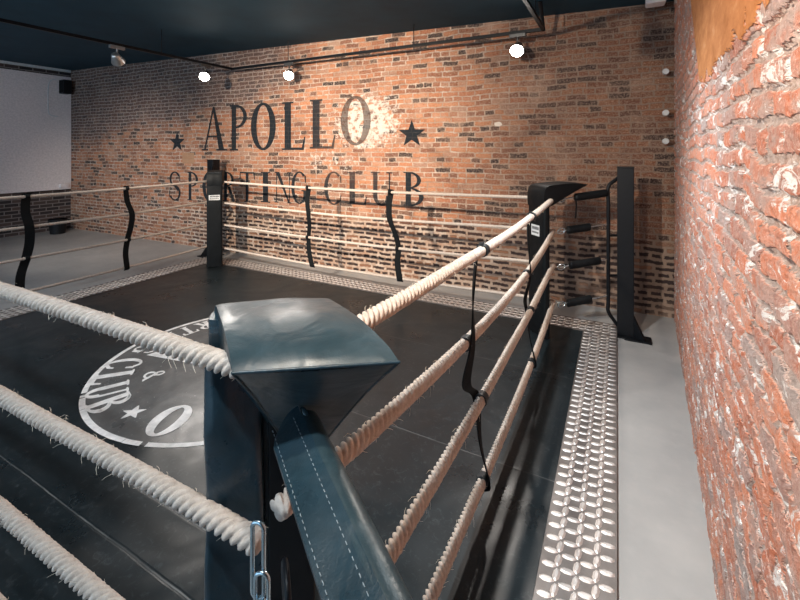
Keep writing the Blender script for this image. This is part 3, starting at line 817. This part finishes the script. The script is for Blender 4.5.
for i in range(4):
    f0, f1 = ((.28, .92), (.14, .60), (.18, .80), (.14, .62))[i]
    turnbuckle((FX + .05, FY + .04, RZ[i]), (*(PR + dR * .14)[:2], RZ[i] + (.07, .07, .08, .09)[i]), f0, f1,
               LV[i] + ' black padded turnbuckle sleeve joining ropes to the far right post', False, .037, i == 0)
# far left corner
PL = Vector((-5.93, 4.70, 0)); dL = (Vector((LX, 4.30, 0)) - PL).normalized()
post(PL.x, PL.y, dL, 'black steel corner post behind the narrow pad at the far left', (-.6, -.8, 0))
pad2, wv2, dv2, b2 = corner_pad((-5.185, 4.26), (-5.335, 4.11), (-5.44, 4.52), (-5.59, 4.37), 'narrow black corner pad with white label in the far left corner below the word SPORTING', lobe=False)
for i in range(4):
    turnbuckle((LX, 4.33, RZ[i]), (*(PL + dL * .14)[:2], RZ[i]), .2, .8, LV[i] + ' black turnbuckle sleeve hidden behind the narrow far left pad', False, .03)
fd = -dv2; add_label(pad2, Vector((-fd.y, fd.x, 0)), None, 1.05, .15, .075, fd, .006)
fd = -dvR; add_label(pad, Vector((-fd.y, fd.x, 0)), None, 1.0, .12, .10, fd, .006)
# near corner
PN = Vector((.05, .05, 0)); dN = (Vector((-.6, .62, 0)) - PN).normalized()
post(PN.x, PN.y, dN, 'black steel corner post in the near right corner by the camera', (-.1, -.99, 0))
npad, wvn, dvn, bn = corner_pad((-.871, .692), (-.670, .850), (-.554, .475), (-.330, .631), 'large dark teal padded corner cover in the foreground with wedge shaped top')
turnbuckle((-.535, .620, 1.235), (-.01, .260, 1.225), .0, .95, 'thick dark teal padded sleeve with stitched flap in the foreground below the wedge top', True, .029, False, 1)
for i in (1, 2, 3):
    turnbuckle((-.54, .58, RZ[i]), (*(PN + dN * .14)[:2], RZ[i]), .12, .8, LV[i] + ' dark turnbuckle sleeve under the big foreground sleeve', False, .035, steel='black_steel')

# chain hanging from the rope end beside the foreground pad
ch = thing('steel_chain', 'shiny steel chain hanging from the rope end beside the foreground pad', 'chain', (-.612, .585, 0))
def clink(cx, cy, z0, z1, wd, yaw, wr_):
    c = Vector((cx, cy, (z0 + z1) / 2)); hx = Vector((math.cos(yaw), math.sin(yaw), 0)); n = 14; P = []
    hl = (z1 - z0) / 2 - wd / 2
    for i in range(n + 1): a = math.pi * i / n; P.append(c + hx * math.cos(a) * wd / 2 + Vector((0, 0, hl + math.sin(a) * wd / 2)))
    for i in range(n + 1): a = math.pi + math.pi * i / n; P.append(c + hx * math.cos(a) * wd / 2 + Vector((0, 0, -hl + math.sin(a) * wd / 2)))
    P.append(P[0]); return TB_(P, wr_, 10, False)
view = math.atan2(-.612, -.585)
obj('snap_link', clink(0, 0, .890, 1.035, .024, R(15), .0046), M['zinc'], ch, 60)
zl = .945
for k in range(7):
    obj('chain_link', clink(.012 + .003 * k, -.002, zl - .072, zl, .026, R(20) if k % 2 == 0 else R(115), .0042), M['zinc'], ch, 60); zl -= .056

# ================================================================ TRACK AND SPOTLIGHTS
tk = thing('lighting_track', 'black rectangular lighting track hanging below the dark ceiling', 'lighting track', (0, 0, 0))
for nm, a, b in (('left_rail', (TL, TN), (TL, TB)), ('right_rail', (TR, TN), (TR, TB)), ('back_rail', (TL, TB), (TR, TB)), ('near_rail', (TL, TN), (TR, TN))):
    bm = bmesh.new(); cx, cy = (a[0] + b[0]) / 2, (a[1] + b[1]) / 2
    box(bm, (cx, cy, TZ + .02), (abs(a[0] - b[0]) + .035, abs(a[1] - b[1]) + .035, .035))
    obj('rail', bm, M['black_steel'], tk)
for x, y in ((TL, 1.2), (TL, 3.6), (-4.4, TB), (-2.3, TB), (TR, 1.0), (TR, 4.3), (-3, TN)):
    obj('hanger', TB_([(x, y, TZ + .03), (x, y, zc(x) + .01)], .006, 6), M['black_steel'], tk)
# thick bracket where the back right corner of the track meets the ceiling
obj('drop_bracket', TB_([(TR, TB - .02, TZ + .02), (TR - .0, TB - .22, zc(TR) - .01)], .022, 8), M['black_steel'], tk)
for n_, ((x, y), tgt, watt, cone, colr, lab) in enumerate(LAMPS):
    t = thing('track_spotlight', lab, 'spotlight', (x, y, TZ), 0, 'spotlights on the ceiling track')
    along = (0, 1) if x in (TL, TR) else (1, 0)
    hm = M['lamp_silver'] if watt == 0 else M['lamp_metal']
    obj('adapter', BX(((0, 0, -.015), (.04 + .14 * along[0], .04 + .14 * along[1], .04))), hm, t, None, .004)
    d = (Vector(tgt) - Vector((x, y, TZ - .15))).normalized()
    obj('arm', TB_([(0, 0, -.03), (0, 0, -.10)], .011, 8), hm, t, 60)
    c = Vector((0, 0, -.16)); 
    bm = bmesh.new()
    tube(bm, [c - d * .09, c - d * .075, c - d * .02, c + d * .05, c + d * .055], [.026, .044, .056, .078, .078], 20)
    obj('lamp_head', bm, hm, t, 45)
    bm = bmesh.new()
    tube(bm, [c + d * .045, c + d * .064, c + d * .078, c + d * .086], [.072, .070, .050, .016], 20)
    obj('bulb', bm, M['bulb'] if watt else M['bulb_off'], t, 60)
    if watt:
        ld = bpy.data.lights.new('spot_beam', 'SPOT'); ld.energy = watt; ld.color = colr; ld.spot_size = R(cone); ld.spot_blend = 1; ld.shadow_soft_size = .045
        lo = bpy.data.objects.new('spot_beam', ld); link(lo, t); lo.location = c + d * .10
        lo.rotation_euler = d.to_track_quat('-Z', 'Y').to_euler()

# ================================================================ SMALL THINGS
sp = thing('wall_speaker', 'small black speaker high in the far left corner', 'speaker', (-10.72, 4.72, 3.13))
obj('cabinet', BX(((0, 0, 0), (.20, .16, .30))), M['black_plastic'], sp, None, .012)
obj('grille', BX(((.0, -.083, 0), (.16, .008, .26))), M['strap'], sp, None, .004)
tag(obj('wall_cable', TB_(smooth_path([(-10.82, 4.58, 3.28), (-10.82, 4.50, 3.25), (-10.82, 4.45, 3.1), (-10.82, 4.45, 2.6), (-10.82, 4.50, 2.5), (-10.82, 4.62, 2.48)], 6), .008, 6), M['trim_white'], None, 60), 'thin pale cable looping down the white wall beside the corner speaker', 'cable')
bk = thing('waste_bin', 'small black round bin on the floor in the far left corner', 'bin', (-10.42, 4.45, 0))
bm = bmesh.new(); tube(bm, [(0, 0, 0), (0, 0, .30), (0, 0, .30), (0, 0, .03)], [.13, .165, .155, .125], 24); obj('bucket', bm, M['black_plastic'], bk, 45)
obj('rim', TB_(torus_path((0, 0, .30), (1, 0, 0), (0, 1, 0), .162, .162), .007, 6, False), M['black_plastic'], bk, 60)
wlp = thing('wall_lamp', 'slim black bar fixed high on the white wall at the left picture edge', 'wall lamp', (-10.74, 2.85, 3.22))
obj('bar', BX(((0, -.15, 0), (.04, .95, .045))), M['black_steel'], wlp, None, .006)
obj('bracket', BX(((-.055, .1, .02), (.10, .03, .03))), M['black_steel'], wlp)
tag(obj('small_box', BX(((-10.79, 4.72, .963), (.09, .15, .08))), M['white_paint'], None, None, .006), 'small white box on the ledge at the far left corner', 'box')
tag(obj('ceiling_sensor', BX(((.34, 4.86, 3.245), (.17, .17, .10))), M['white_paint'], None, None, .015), 'small white box at the ceiling in the far right corner', 'sensor')
for y, z in ((5.0, 2.55), (5.0, 2.13), (5.0, 1.84)):
    tag(obj('pipe_clip', TB_([(.44, y + .06, z), (.44, y + .0, z)], .03, 12), M['label_white'], None, 50, .004), {2.55: 'upper', 2.13: 'middle', 1.84: 'lower'}[z] + ' small pale clip in the far right brick corner', 'clip', 'clips in the far right corner')
